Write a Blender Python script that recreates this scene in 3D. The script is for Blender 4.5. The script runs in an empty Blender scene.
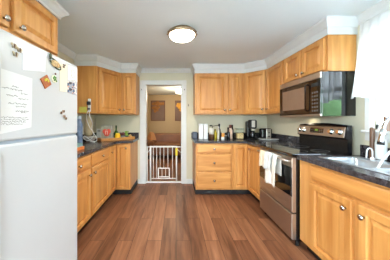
import bpy, bmesh, math, random
from mathutils import Vector, Matrix
random.seed(7)
S = bpy.context.scene
C = S.collection
PI = math.pi

# ---------------------------------------------------------------- camera, sky, exposure
cd = bpy.data.cameras.new('camera'); cam = bpy.data.objects.new('camera', cd); C.objects.link(cam)
cam.location = (0, 0, 1.25); cam.rotation_euler = (PI/2, 0, 0)
cd.sensor_width = 36; cd.lens = 36*190/390; cd.shift_x = 19/390; cd.shift_y = -9/390
cd.clip_start = 0.02; cd.clip_end = 200
S.camera = cam

w = bpy.data.worlds.new('sky'); S.world = w; w.use_nodes = True
nt = w.node_tree; nt.nodes.clear()
wo = nt.nodes.new('ShaderNodeOutputWorld'); bg = nt.nodes.new('ShaderNodeBackground')
tc = nt.nodes.new('ShaderNodeTexCoord'); sp = nt.nodes.new('ShaderNodeSeparateXYZ'); rp = nt.nodes.new('ShaderNodeValToRGB')
nt.links.new(tc.outputs['Generated'], sp.inputs[0]); nt.links.new(sp.outputs['Z'], rp.inputs[0])
rp.color_ramp.elements[0].color = (0.80, 0.91, 1, 1); rp.color_ramp.elements[1].color = (0.60, 0.78, 1, 1)
nt.links.new(rp.outputs[0], bg.inputs[0]); bg.inputs[1].default_value = 15.0
nt.links.new(bg.outputs[0], wo.inputs[0])

S.view_settings.view_transform = 'Standard'; S.view_settings.look = 'None'
S.view_settings.gamma = 1; S.view_settings.exposure = 0.56; S.view_settings.use_curve_mapping = False
S.cycles.max_bounces = 10; S.cycles.diffuse_bounces = 6; S.cycles.glossy_bounces = 5
S.cycles.transmission_bounces = 8; S.cycles.transparent_max_bounces = 12
S.cycles.sample_clamp_indirect = 8

def lamp(name, kind, loc, energy, color=(1, 1, 1), size=.3, rot=(0, 0, 0), size_y=None):
    l = bpy.data.lights.new(name, kind); l.energy = energy; l.color = color
    if kind == 'AREA':
        l.size = size
        if size_y: l.shape = 'RECTANGLE'; l.size_y = size_y
    elif kind == 'POINT': l.shadow_soft_size = size
    o = bpy.data.objects.new(name, l); o.location = loc; o.rotation_euler = rot; C.objects.link(o); return o
sun = bpy.data.lights.new('sun', 'SUN'); sun.energy = 4; sun.angle = .02; sun.color = (1, .97, .93)
so = bpy.data.objects.new('sun', sun); C.objects.link(so); so.rotation_euler = Vector((-.5, .55, 1.25)).to_track_quat('Z', 'Y').to_euler()
# the window openings guide the sky's own light indoors (sampling portals: they add no light)
for nm, loc, rot, a, b in (('side_window_portal', (1.96, 1.165, 1.62), (0, PI/2, 0), .9, 1.09), ('left_window_portal', (-1.74, -.95, 1.435), (0, -PI/2, 0), 1.37, 2.1), ('rear_window_portal', (.1, -2.72, 1.225), (PI/2, 0, 0), 2.5, 1.75)):
    lamp(nm, 'AREA', loc, 1, (1, 1, 1), a, rot, b).data.cycles.is_portal = True

# ---------------------------------------------------------------- materials
MT = {}
def lin(c):
    return tuple(((v/255)/12.92 if v/255 <= .04045 else ((v/255+.055)/1.055)**2.4) for v in c)
def mat(name, rgb, rough=.5, metal=0, spec=.5, vary=.06, scale=8, emit=None, estr=0, bump=0, trans=0, alpha=None, coat=0):
    if name in MT: return MT[name]
    m = bpy.data.materials.new(name); m.use_nodes = True; n = m.node_tree; b = n.nodes['Principled BSDF']
    c = lin(rgb)
    no = n.nodes.new('ShaderNodeTexNoise'); no.inputs['Scale'].default_value = scale; no.inputs['Detail'].default_value = 4
    t = n.nodes.new('ShaderNodeTexCoord'); n.links.new(t.outputs['Object'], no.inputs['Vector'])
    r = n.nodes.new('ShaderNodeValToRGB')
    r.color_ramp.elements[0].position = .3; r.color_ramp.elements[1].position = .7
    r.color_ramp.elements[0].color = tuple(max(0, v*(1-vary)) for v in c)+(1,)
    r.color_ramp.elements[1].color = tuple(min(1, v*(1+vary)) for v in c)+(1,)
    n.links.new(no.outputs['Fac'], r.inputs[0]); n.links.new(r.outputs[0], b.inputs['Base Color'])
    b.inputs['Roughness'].default_value = rough; b.inputs['Metallic'].default_value = metal
    b.inputs['Specular IOR Level'].default_value = spec
    b.inputs['Transmission Weight'].default_value = trans
    b.inputs['Coat Weight'].default_value = coat
    if emit: b.inputs['Emission Color'].default_value = lin(emit)+(1,); b.inputs['Emission Strength'].default_value = estr
    if alpha is not None: b.inputs['Alpha'].default_value = alpha
    if bump:
        bp = n.nodes.new('ShaderNodeBump'); bp.inputs['Strength'].default_value = bump; bp.inputs['Distance'].default_value = .01
        n.links.new(no.outputs['Fac'], bp.inputs['Height']); n.links.new(bp.outputs[0], b.inputs['Normal'])
    MT[name] = m; return m

def wood(name, a, b_, sc, rough=.38, det=5, lo=.25, hi=.75):
    m = bpy.data.materials.new(name); m.use_nodes = True; n = m.node_tree; b = n.nodes['Principled BSDF']
    t = n.nodes.new('ShaderNodeTexCoord'); mp = n.nodes.new('ShaderNodeMapping'); mp.inputs['Scale'].default_value = sc
    oi = n.nodes.new('ShaderNodeObjectInfo')
    no = n.nodes.new('ShaderNodeTexNoise'); no.noise_dimensions = '4D'; no.inputs['Scale'].default_value = 1; no.inputs['Detail'].default_value = det
    no.inputs['Distortion'].default_value = .6
    mu = n.nodes.new('ShaderNodeMath'); mu.operation = 'MULTIPLY'; mu.inputs[1].default_value = 40
    n.links.new(oi.outputs['Random'], mu.inputs[0]); n.links.new(mu.outputs[0], no.inputs['W'])
    n.links.new(t.outputs['Object'], mp.inputs[0]); n.links.new(mp.outputs[0], no.inputs['Vector'])
    r = n.nodes.new('ShaderNodeValToRGB'); r.color_ramp.elements[0].position = lo; r.color_ramp.elements[1].position = hi
    r.color_ramp.elements[0].color = lin(a)+(1,); r.color_ramp.elements[1].color = lin(b_)+(1,)
    n.links.new(no.outputs['Fac'], r.inputs[0]); n.links.new(r.outputs[0], b.inputs['Base Color'])
    b.inputs['Roughness'].default_value = rough
    MT[name] = m; return m
MAPLE = wood('maple_upright_grain', (178, 114, 52), (219, 163, 93), (16, 16, 1.3))
MAPLEH = wood('maple_level_grain', (178, 114, 52), (219, 163, 93), (1.6, 1.6, 18))
TRAYW = wood('bamboo', (176, 116, 56), (205, 150, 86), (3, 20, 20))
MAPLED = wood('walnut_stain', (92, 56, 34), (120, 78, 48), (10, 10, 2))
WHITE = mat('white_trim_paint', (212, 215, 214), .4, vary=.02)
def paint(name, rgb): return mat(name, rgb, .75, vary=.025, scale=1.6, spec=.25)
WALL = paint('cream_wall_paint', (209, 205, 182))
CEIL = paint('white_ceiling_paint', (224, 236, 240))
HALLW = paint('tan_hall_paint', (188, 166, 132))
FRWHITE = mat('fridge_enamel', (190, 195, 199), .35, vary=.012, scale=3)
STEEL = mat('brushed_steel', (214, 208, 200), .34, 1, vary=.05, scale=3)
STEELW = mat('steel_reflection_tint', (194, 182, 170), .42, 1, vary=.06, scale=3)  # brownish tint paints in the floor and cabinets that the steel reflects
NICKEL = mat('nickel', (190, 186, 180), .22, 1, vary=.04)
CHROME = mat('chrome', (225, 228, 230), .08, 1, vary=.02)
BLACK = mat('black_enamel', (16, 16, 18), .25, vary=.1)
MBLACK = mat('matt_black', (18, 17, 17), .7, vary=.1)
BGLASS = mat('black_glass', (10, 10, 11), .05, vary=.05, spec=.8)
TOE = mat('black_toe_kick', (20, 18, 18), .6, vary=.2)
PAPER = mat('paper_white', (236, 236, 232), .8, vary=.02)

def floor_mat():
    m = bpy.data.materials.new('vinyl_plank_floor'); m.use_nodes = True; n = m.node_tree; b = n.nodes['Principled BSDF']
    t = n.nodes.new('ShaderNodeTexCoord')
    sx = n.nodes.new('ShaderNodeSeparateXYZ'); n.links.new(t.outputs['Object'], sx.inputs[0])
    cx = n.nodes.new('ShaderNodeCombineXYZ'); n.links.new(sx.outputs['Y'], cx.inputs['X']); n.links.new(sx.outputs['X'], cx.inputs['Y'])
    br = n.nodes.new('ShaderNodeTexBrick'); br.offset = .37; br.offset_frequency = 2
    br.inputs['Scale'].default_value = 1; br.inputs['Brick Width'].default_value = 1.22; br.inputs['Row Height'].default_value = .15
    br.inputs['Mortar Size'].default_value = .0018; br.inputs['Mortar Smooth'].default_value = .1; br.inputs['Bias'].default_value = 0
    br.inputs['Color1'].default_value = (0, 0, 0, 1); br.inputs['Color2'].default_value = (1, 1, 1, 1); br.inputs['Mortar'].default_value = (.5, .5, .5, 1)
    n.links.new(cx.outputs[0], br.inputs['Vector'])
    mp = n.nodes.new('ShaderNodeMapping'); mp.inputs['Scale'].default_value = (1.4, 17, 1)
    n.links.new(cx.outputs[0], mp.inputs[0])
    no = n.nodes.new('ShaderNodeTexNoise'); no.noise_dimensions = '4D'; no.inputs['Scale'].default_value = 1; no.inputs['Detail'].default_value = 6
    no.inputs['Roughness'].default_value = .6; no.inputs['Distortion'].default_value = .8
    mw = n.nodes.new('ShaderNodeMath'); mw.operation = 'MULTIPLY'; mw.inputs[1].default_value = 30
    n.links.new(br.outputs['Color'], mw.inputs[0]); n.links.new(mw.outputs[0], no.inputs['W']); n.links.new(mp.outputs[0], no.inputs['Vector'])
    ad = n.nodes.new('ShaderNodeMath'); ad.operation = 'MULTIPLY_ADD'; ad.inputs[1].default_value = .30
    n.links.new(br.outputs['Color'], ad.inputs[0])
    m2 = n.nodes.new('ShaderNodeMath'); m2.operation = 'MULTIPLY_ADD'; m2.inputs[1].default_value = 1.0; m2.inputs[2].default_value = -.15
    n.links.new(no.outputs['Fac'], m2.inputs[0]); n.links.new(m2.outputs[0], ad.inputs[2])
    r = n.nodes.new('ShaderNodeValToRGB'); e = r.color_ramp.elements
    e[0].position = .25; e[0].color = lin((92, 57, 38))+(1,); e[1].position = .8; e[1].color = lin((168, 118, 86))+(1,)
    k = e.new(.5); k.color = lin((130, 86, 60))+(1,)
    n.links.new(ad.outputs[0], r.inputs[0])
    mx = n.nodes.new('ShaderNodeMix'); mx.data_type = 'RGBA'; mx.inputs['B'].default_value = lin((52, 34, 24))+(1,)
    n.links.new(br.outputs['Fac'], mx.inputs['Factor']); n.links.new(r.outputs[0], mx.inputs['A']); n.links.new(mx.outputs['Result'], b.inputs['Base Color'])
    b.inputs['Roughness'].default_value = .42; b.inputs['Specular IOR Level'].default_value = .4
    return m
FLOOR = floor_mat()

def stone_mat():
    m = bpy.data.materials.new('charcoal_speckled_laminate'); m.use_nodes = True; n = m.node_tree; b = n.nodes['Principled BSDF']
    t = n.nodes.new('ShaderNodeTexCoord'); v = n.nodes.new('ShaderNodeTexVoronoi'); v.inputs['Scale'].default_value = 60
    no = n.nodes.new('ShaderNodeTexNoise'); no.inputs['Scale'].default_value = 60; no.inputs['Detail'].default_value = 5
    n.links.new(t.outputs['Object'], v.inputs['Vector']); n.links.new(t.outputs['Object'], no.inputs['Vector'])
    mu = n.nodes.new('ShaderNodeMath'); mu.operation = 'MULTIPLY'
    n.links.new(v.outputs['Color'], mu.inputs[0]); n.links.new(no.outputs['Fac'], mu.inputs[1])
    r = n.nodes.new('ShaderNodeValToRGB'); e = r.color_ramp.elements
    e[0].position = .0; e[0].color = lin((26, 25, 28))+(1,); e[1].position = .6; e[1].color = lin((88, 86, 92))+(1,)
    n.links.new(mu.outputs[0], r.inputs[0]); n.links.new(r.outputs[0], b.inputs['Base Color'])
    b.inputs['Roughness'].default_value = .2
    return m
STONE = stone_mat()

def glass_mat(name, tint=(1, 1, 1), rough=0.0, mixf=.9):
    m = bpy.data.materials.new(name); m.use_nodes = True; n = m.node_tree; n.nodes.clear()
    o = n.nodes.new('ShaderNodeOutputMaterial'); tr = n.nodes.new('ShaderNodeBsdfTransparent'); gl = n.nodes.new('ShaderNodeBsdfGlossy')
    tr.inputs[0].default_value = tint+(1,); gl.inputs['Roughness'].default_value = rough
    mx = n.nodes.new('ShaderNodeMixShader'); mx.inputs[0].default_value = .04; n.links.new(tr.outputs[0], mx.inputs[1]); n.links.new(gl.outputs[0], mx.inputs[2])
    n.links.new(mx.outputs[0], o.inputs[0]); return m
GLASS = glass_mat('clear_glass')
JARGLASS = glass_mat('jar_glass', (.93, .97, .95))
SMOKEGLASS = glass_mat('smoked_glass', (.35, .33, .3))
def sheer_mat():
    m = bpy.data.materials.new('sheer_voile'); m.use_nodes = True; n = m.node_tree; n.nodes.clear()
    o = n.nodes.new('ShaderNodeOutputMaterial'); tr = n.nodes.new('ShaderNodeBsdfTransparent'); d = n.nodes.new('ShaderNodeBsdfDiffuse'); tl = n.nodes.new('ShaderNodeBsdfTranslucent')
    t = n.nodes.new('ShaderNodeTexCoord'); wv = n.nodes.new('ShaderNodeTexNoise'); wv.inputs['Scale'].default_value = 30
    n.links.new(t.outputs['Object'], wv.inputs['Vector'])
    r = n.nodes.new('ShaderNodeValToRGB'); r.color_ramp.elements[0].color = (.70, .72, .73, 1); r.color_ramp.elements[1].color = (.80, .82, .82, 1)
    n.links.new(wv.outputs['Fac'], r.inputs[0]); n.links.new(r.outputs[0], d.inputs[0]); n.links.new(r.outputs[0], tl.inputs[0])
    a = n.nodes.new('ShaderNodeMixShader'); a.inputs[0].default_value = .4; n.links.new(d.outputs[0], a.inputs[1]); n.links.new(tl.outputs[0], a.inputs[2])
    b = n.nodes.new('ShaderNodeMixShader'); b.inputs[0].default_value = .12; n.links.new(a.outputs[0], b.inputs[1]); n.links.new(tr.outputs[0], b.inputs[2])
    n.links.new(b.outputs[0], o.inputs[0]); return m
SHEER = sheer_mat()

# ---------------------------------------------------------------- mesh helpers
class MB:
    def __init__(s, M=None): s.bm = bmesh.new(); s.M = M or Matrix()
    def v(s, p): return s.bm.verts.new(s.M @ Vector(p))
    def f(s, vs, sm=False):
        try:
            f = s.bm.faces.new(vs); f.smooth = sm; return f
        except ValueError: return None
    def box(s, x0, y0, z0, x1, y1, z1, bev=0):
        vs = [s.v(p) for p in ((x0, y0, z0), (x1, y0, z0), (x1, y1, z0), (x0, y1, z0), (x0, y0, z1), (x1, y0, z1), (x1, y1, z1), (x0, y1, z1))]
        fs = [s.f([vs[i] for i in q]) for q in ((0, 3, 2, 1), (4, 5, 6, 7), (0, 1, 5, 4), (1, 2, 6, 5), (2, 3, 7, 6), (3, 0, 4, 7))]
        if bev:
            es = list({e for f in fs for e in f.edges})
            bmesh.ops.bevel(s.bm, geom=es, offset=bev, segments=2, affect='EDGES', profile=.5)
        return s
    def prism(s, poly, z0, z1, bev=0):
        a = [s.v((x, y, z0)) for x, y in poly]; b = [s.v((x, y, z1)) for x, y in poly]; n = len(poly)
        fs = [s.f(a[::-1]), s.f(b)]+[s.f([a[i], a[(i+1) % n], b[(i+1) % n], b[i]]) for i in range(n)]
        if bev:
            es = list({e for e in fs[1].edges} | {e for e in fs[0].edges})
            bmesh.ops.bevel(s.bm, geom=es, offset=bev, segments=2, affect='EDGES', profile=.5)
        return s
    def grid(s, rows, sm=True, close=False):
        vv = [[s.v(p) for p in r] for r in rows]
        for i in range(len(vv)-1):
            m = len(vv[i])
            for j in range(m if close else m-1):
                s.f([vv[i][j], vv[i][(j+1) % m], vv[i+1][(j+1) % m], vv[i+1][j]], sm)
        return vv
    def lathe(s, c, prof, seg=20, axis='z', sm=True, sx=1, sy=1):
        rows = []
        for r, h in prof:
            row = []
            for k in range(seg):
                a = 2*PI*k/seg; p, q = r*math.cos(a)*sx, r*math.sin(a)*sy
                row.append({'z': (c[0]+p, c[1]+q, c[2]+h), 'x': (c[0]+h, c[1]+p, c[2]+q), 'y': (c[0]+p, c[1]+h, c[2]+q)}[axis])
            rows.append(row)
        vv = s.grid(rows, sm, True)
        s.f(vv[0][::-1]); s.f(vv[-1]); return s
    def cyl(s, c, r, h, seg=20, axis='z'): return s.lathe(c, [(r*.94, 0), (r, min(.003, h*.1)), (r, h-min(.003, h*.1)), (r*.94, h)], seg, axis)
    def tube(s, pts, r, seg=8, closed=False):
        P = [Vector(p) for p in pts]; rows = []
        up = Vector((.013, .02, 1)).normalized(); n = len(P)
        for i, p in enumerate(P):
            d = (P[(i+1) % n]-P[i-1]) if closed else (P[min(i+1, n-1)]-P[max(i-1, 0)])
            d.normalize(); a = d.cross(up)
            if a.length < .05: a = d.cross(Vector((1, 0, 0)))
            a.normalize(); b = d.cross(a); rr = r[i] if isinstance(r, (list, tuple)) else r
            rows.append([tuple(p+a*rr*math.cos(2*PI*k/seg)+b*rr*math.sin(2*PI*k/seg)) for k in range(seg)])
        if closed: rows.append(rows[0])
        vv = s.grid(rows, True, True)
        if not closed: s.f(vv[0][::-1]); s.f(vv[-1])
        return s
    def rings(s, u0, u1, z0, z1, steps):      # concentric rectangles (inset, height) in the plane v = const; u, v, z local
        rr = [[(u0+i, h, z0+i), (u1-i, h, z0+i), (u1-i, h, z1-i), (u0+i, h, z1-i)] for i, h in steps]
        vv = s.grid(rr, False, True); s.f(vv[0][::-1]); s.f(vv[-1]); return s
    def ico(s, c, r, sub=2, sq=(1, 1, 1), jit=0, sm=True):
        g = bmesh.ops.create_icosphere(s.bm, subdivisions=sub, radius=1)
        for v in g['verts']:
            k = 1+random.uniform(-jit, jit)
            v.co = s.M @ Vector((c[0]+v.co.x*r*sq[0]*k, c[1]+v.co.y*r*sq[1]*k, c[2]+v.co.z*r*sq[2]*k))
            for f in v.link_faces: f.smooth = sm
        return s
    def build(s, name, m, parent=None, loc=None):
        bmesh.ops.recalc_face_normals(s.bm, faces=s.bm.faces[:])
        base = Vector((0, 0, 0))
        if parent is not None: base = Vector(parent.get('_o', (0, 0, 0)))
        else:
            xs = [v.co for v in s.bm.verts]
            base = Vector(loc) if loc else Vector(((min(v.x for v in xs)+max(v.x for v in xs))/2, (min(v.y for v in xs)+max(v.y for v in xs))/2, min(v.z for v in xs)))
        bmesh.ops.translate(s.bm, verts=s.bm.verts[:], vec=-base)
        me = bpy.data.meshes.new(name); s.bm.to_mesh(me); s.bm.free()
        o = bpy.data.objects.new(name, me); C.objects.link(o)
        if m: me.materials.append(m)
        o['_o'] = tuple(base)
        if parent is not None: o.parent = parent
        else: o.location = base
        return o
def tag(o, label=None, cat=None, group=None, kind=None):
    if label: o['label'] = label
    if cat: o['category'] = cat
    if group: o['group'] = group
    if kind: o['kind'] = kind
    return o
def thing(name, label, cat, loc, group=None):
    o = bpy.data.objects.new(name, None); C.objects.link(o); o.location = loc; o['_o'] = tuple(loc)
    o.empty_display_size = .05
    return tag(o, label, cat, group)
def struct(name, mb, m, loc=(0, 0, 0)): return tag(mb.build(name, m, None, loc), kind='structure')
def frame(px, py, ux, uy, ox, oy):           # local x = u along the front, local y = v outward, z up
    return Matrix(((ux, ox, 0, px), (uy, oy, 0, py), (0, 0, 1, 0), (0, 0, 0, 1)))
def sweep(mb, path, prof, zb):               # profile (outward, height) along a plan path, outward on the left of travel
    n = len(path); rows = []
    for i in range(n):
        p = Vector(path[i]); ds = []
        if i > 0: ds.append((p-Vector(path[i-1])).normalized())
        if i < n-1: ds.append((Vector(path[i+1])-p).normalized())
        ns = [Vector((-d.y, d.x)) for d in ds]; m = sum(ns, Vector((0, 0))); m = m/(m.dot(ns[0]))
        rows.append([(p.x+m.x*o, p.y+m.y*o, zb+h) for o, h in prof])
    vv = mb.grid(rows, False, True); mb.f(vv[0][::-1]); mb.f(vv[-1]); return mb

# ---------------------------------------------------------------- room shell
XL, XR, YB, YF, ZC = -1.60, 1.82, 3.80, -2.60, 2.28
struct('floor', MB().box(-3.2, YF-.3, -.06, 3.2, 8.0, 0), FLOOR)
struct('ceiling', MB().box(XL-.12, YF-.12, ZC, XR+.12, YB+.12, ZC+.1), CEIL)
m = MB(); m.box(XL-.12, YF-.12, 0, XL, -2.0, ZC); m.box(XL-.12, .1, 0, XL, YB+.12, ZC); m.box(XL-.12, -2.0, 0, XL, .1, .75); m.box(XL-.12, -2.0, 2.12, XL, .1, ZC)
struct('wall_left', m, WALL)
WY0, WY1, WZ0, WZ1 = .62, 1.765, 1.17, 2.07
m = MB(); m.box(XR, YF-.12, 0, XR+.12, WY0, ZC); m.box(XR, WY1, 0, XR+.12, YB+.12, ZC)
m.box(XR, WY0, 0, XR+.12, WY1, WZ0); m.box(XR, WY0, WZ1, XR+.12, WY1, ZC); struct('wall_right', m, WALL)
DX0, DX1, DZ = -.612, .118, 1.985
m = MB(); m.box(XL, YB, 0, DX0, YB+.12, ZC); m.box(DX1, YB, 0, XR, YB+.12, ZC); m.box(DX0, YB, DZ, DX1, YB+.12, ZC); struct('wall_back', m, WALL)
m = MB(); m.box(XL, YF-.12, 0, -1.15, YF, ZC); m.box(1.35, YF-.12, 0, XR, YF, ZC); m.box(-1.15, YF-.12, 0, 1.35, YF, .35); m.box(-1.15, YF-.12, 2.1, 1.35, YF, ZC)
struct('wall_front', m, WALL)
# wide rear window, unseen, added to let in more daylight
m = MB(); f0 = (-1.15, 1.35, .35, 2.1)
for a, b in ((-1.15, -1.1), (.075, .125), (1.3, 1.35)): m.box(a, YF-.08, .35, b, YF-.02, 2.1)
m.box(-1.1, YF-.08, .35, 1.3, YF-.02, .4); m.box(-1.1, YF-.08, 2.05, 1.3, YF-.02, 2.1)
w2 = struct('added_window_2', m, WHITE); MB().box(-1.1, YF-.055, .4, 1.3, YF-.05, 2.05).build('pane', GLASS, w2)
# wide unseen window in the left wall behind the viewpoint, added for daylight
m = MB()
for a, b in ((-2.0, -1.95), (-.975, -.925), (.05, .1)): m.box(XL-.08, a, .75, XL-.02, b, 2.12)
m.box(XL-.08, -1.95, .75, XL-.02, .05, .8); m.box(XL-.08, -1.95, 2.07, XL-.02, .05, 2.12)
w3 = struct('added_window_3', m, WHITE); MB().box(XL-.055, -1.95, .8, XL-.05, .05, 2.07).build('pane', GLASS, w3)
# side window above the sink
m = MB()
for a, b in ((WY0, WY0+.03), (WY1-.03, WY1)): m.box(XR+.03, a, WZ0, XR+.09, b, WZ1, .004)
m.box(XR+.03, WY0, WZ0, XR+.09, WY1, WZ0+.05, .004); m.box(XR+.03, WY0, WZ1-.05, XR+.09, WY1, WZ1, .004)
m.box(XR+.03, WY0, 1.60, XR+.09, WY1, 1.64, .004)
w1 = struct('window_1', m, WHITE)
MB().box(XR+.055, WY0+.04, WZ0+.04, XR+.06, WY1-.04, WZ1-.04).build('pane', GLASS, w1)
m = MB(); m.box(XR-.02, WY1, WZ0-.005, XR, WY1+.05, WZ1+.1, .004); m.box(XR-.02, WY0-.1, WZ0-.005, XR, WY0, WZ1+.1, .004); m.box(XR-.02, WY0, WZ1, XR, WY1, WZ1+.1, .004)
m.build('casing', WHITE, w1)
m = MB(); m.box(XR-.05, WY0-.14, WZ0-.03, XR+.03, WY1+.06, WZ0-.005, .006); m.build('sill', WHITE, w1)
m = MB(); m.box(XR-.018, WY0-.1, WZ0-.105, XR, WY1+.05, WZ0-.03, .004); m.build('apron', WHITE, w1)
# doorway casing with a jamb lining
m = MB(); CW = .105
m.box(DX0-CW, YB-.02, 0, DX0, YB, DZ+CW-.03, .004); m.box(DX1, YB-.02, 0, DX1+CW-.015, YB, DZ+CW-.03, .004); m.box(DX0, YB-.02, DZ, DX1, YB, DZ+CW-.03, .004)
m.box(DX0, YB, 0, DX0+.015, YB+.12, DZ); m.box(DX1-.015, YB, 0, DX1, YB+.12, DZ); m.box(DX0+.015, YB, DZ-.015, DX1-.015, YB+.12, DZ)
struct('door_1', m, WHITE)
# baseboards
struct('baseboard_back', MB().box(DX1+CW-.015, YB-.015, 0, .33, YB, .09, .003).box(-.75, YB-.015, 0, DX0-CW, YB, .09, .003), WHITE)
struct('baseboard_left', MB().box(XL, YF, 0, XL+.015, .7, .09, .003), WHITE)
struct('baseboard_right', MB().box(XR-.015, YF, 0, XR, .6, .09, .003), WHITE)
# wall crown and cabinet crown
WCR = [(0, 0), (.012, 0), (.02, .02), (.05, .05), (.06, .065), (.06, .07), (0, .07)]
struct('trim_1', sweep(MB(), [(.34, YB), (-.72, YB)], WCR, ZC-.07), WHITE)
struct('trim_2', sweep(MB(), [(XL, 3.0), (XL, 1.63)], WCR, ZC-.07), WHITE)
struct('trim_3', sweep(MB(), [(XL, .5), (XL, YF)], WCR, ZC-.07), WHITE)
struct('trim_4', sweep(MB(), [(XR, YF), (XR, 1.9)], WCR, ZC-.07), WHITE)
CZ = 2.12
CCR = [(-.02, 0), (.012, 0), (.012, .07), (.02, .075), (.045, .12), (.055, .135), (.055, .16), (-.02, .16)]
UL = [(XL+.002, 3.0), (-1.255, 3.0), (-1.0, 3.44), (-.73, 3.44), (-.73, YB)]
UR = [(.345, YB), (.345, 3.46), (1.245, 3.46), (1.53, 3.19), (1.53, 1.915), (XR, 1.915)]
struct('trim_5', sweep(MB(), UL[::-1], CCR, CZ), WHITE)
struct('trim_6', sweep(MB(), UR[::-1], CCR, CZ), WHITE)
struct('trim_7', sweep(MB(), [(XL, 1.62), (-1.01, 1.62), (-1.01, .55), (XL, .55)], [(-.02, 0), (.015, 0), (.018, .02), (.045, .05), (.06, .062), (.065, .08), (-.02, .08)], CZ), WHITE)

# the room beyond the doorway
struct('wall_hall_left', MB().box(-1.19, YB+.12, 0, -1.07, 7.5, ZC), HALLW)
struct('wall_hall_right', MB().box(1.5, YB+.12, 0, 1.62, 7.5, ZC), HALLW)
struct('wall_hall_back', MB().box(-1.19, 7.5, 0, 1.62, 7.62, ZC), HALLW)
struct('ceiling_hall', MB().box(-1.19, YB+.12, ZC, 1.62, 7.62, ZC+.1), CEIL)

# outdoors
BOUNCE = mat('bounce_ground', (214, 216, 214), .9, vary=.08, scale=3)  # unseen ground, kept pale so it bounces daylight onto the ceiling
LEAF = mat('leaf_green', (104, 140, 84), .8, vary=.6, scale=4)
tag(MB().box(-30, -30, -.35, 30, 30, -.25).build('ground', BOUNCE, None, (0, 0, 0)), 'unseen ground outside the windows, made pale to bounce daylight indoors', 'ground', kind='structure')
def bush(x, y, r, h, label):
    m = MB()
    for k in range(9):
        a = random.uniform(0, 6.28); d = random.uniform(0, .6)*r
        m.ico((x+d*math.cos(a), y+d*math.sin(a), -.25+h*random.uniform(.35, .8)), r*random.uniform(.45, .7), 3, (1, 1, h/(2*r)), .12, False)
    return tag(m.build('bush', LEAF), label, 'bush', 'garden bushes outside')
bush(4.4, -2.0, 1.2, 2.2, 'leafy garden bush outside, the near one by the side window')
bush(7.2, -3.2, 1.2, 2.6, 'leafy garden bush outside, the far one past the side window')
bush(5.0, 1.6, .9, 1.7, 'leafy garden bush outside, straight across from the side window')
bush(-2.5, -7.2, 1.1, 1.9, 'leafy garden bush outside the rear window, on its left')
bush(2.2, -7.8, 1.2, 1.8, 'leafy garden bush outside the rear window, on its right')

# ---------------------------------------------------------------- cabinets
DOOR = [(0, 0), (.003, .002), (0, .004), (0, .021), (.005, .026), (.050, .026), (.054, .018), (.056, .006), (.063, .006), (.090, .020), (.094, .020)]
DRAW = [(0, 0), (.003, .002), (0, .004), (0, .015), (.009, .023), (.014, .023), (.018, .024)]
def knob(parent, M, u, z, v=.026):
    m = MB(M); m.lathe((u, v, z), [(.008, 0), (.007, .012), (.014, .016), (.019, .022), (.017, .029), (.007, .033)], 14, 'y')
    return m.build('knob', NICKEL, parent)
def door(parent, M, u0, u1, z0, z1, ku=None, kz=None, narrow=False):
    st = DOOR
    if u1-u0 < .24: st = [(i*(u1-u0)/.26 if i > .01 else i, h) for i, h in DOOR]
    d = MB(M).rings(u0, u1, z0, z1, st).build('door', MAPLE, parent)
    if ku is not None: knob(d, M, ku, kz)
    return d
def drawer(parent, M, u0, u1, z0, z1, ku=None, name='drawer'):
    d = MB(M).rings(u0, u1, z0, z1, DRAW).build(name, MAPLEH, parent)
    if ku is not None: knob(d, M, ku, (z0+z1)/2, .024)
    return d

# left base run, fronts face +X at x=-1.015
FL = -1.015
ML = frame(FL, 0, 0, 1, 1, 0)
for y0, y1, ks, lab in ((1.64, 2.235, 2.205-.04, 'maple base cabinet with one drawer and door next to the white fridge'),
                        (2.237, 2.85, 2.285, 'maple base cabinet with one drawer and door between the fridge-side unit and the left corner')):
    t = thing('base_cabinet', lab, 'cabinet', ((XL+FL)/2, (y0+y1)/2, 0), 'left base cabinets')
    MB().box(XL+.003, y0, .1, FL, y1-.001, .875).build('body', MAPLE, t)
    MB().box(XL+.003, y0, 0, FL-.07, y1-.001, .1).build('toe_kick', TOE, t)
    drawer(t, ML, y0+.02, y1-.02, .715, .855, (y0+y1)/2)
    door(t, ML, y0+.02, y1-.02, .125, .69, ks, .63)
t = thing('corner_base_cabinet', 'maple corner base cabinet ending beside the doorway, under the wooden tray', 'cabinet', (-1.1, 3.4, 0), 'corner base cabinets')
YBASE = 3.18
m = MB(); m.prism([(XL+.003, 2.853), (FL, 2.853), (FL, YBASE), (-.765, YBASE), (-.765, YB-.003), (XL+.003, YB-.003)], .1, .875); m.build('body', MAPLE, t)
m = MB(); m.prism([(XL+.003, 2.853), (FL-.07, 2.853), (FL-.07, YBASE+.07), (-.765, YBASE+.07), (-.765, YB-.02), (XL+.003, YB-.02)], 0, .1); m.build('toe_kick', TOE, t)
door(t, ML, 2.87, YBASE-.03, .125, .855, 2.90, .77)
MLB = frame(0, YBASE, 1, 0, 0, -1)
door(t, MLB, FL+.03, -.785, .125, .855, -.83, .80)

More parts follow.
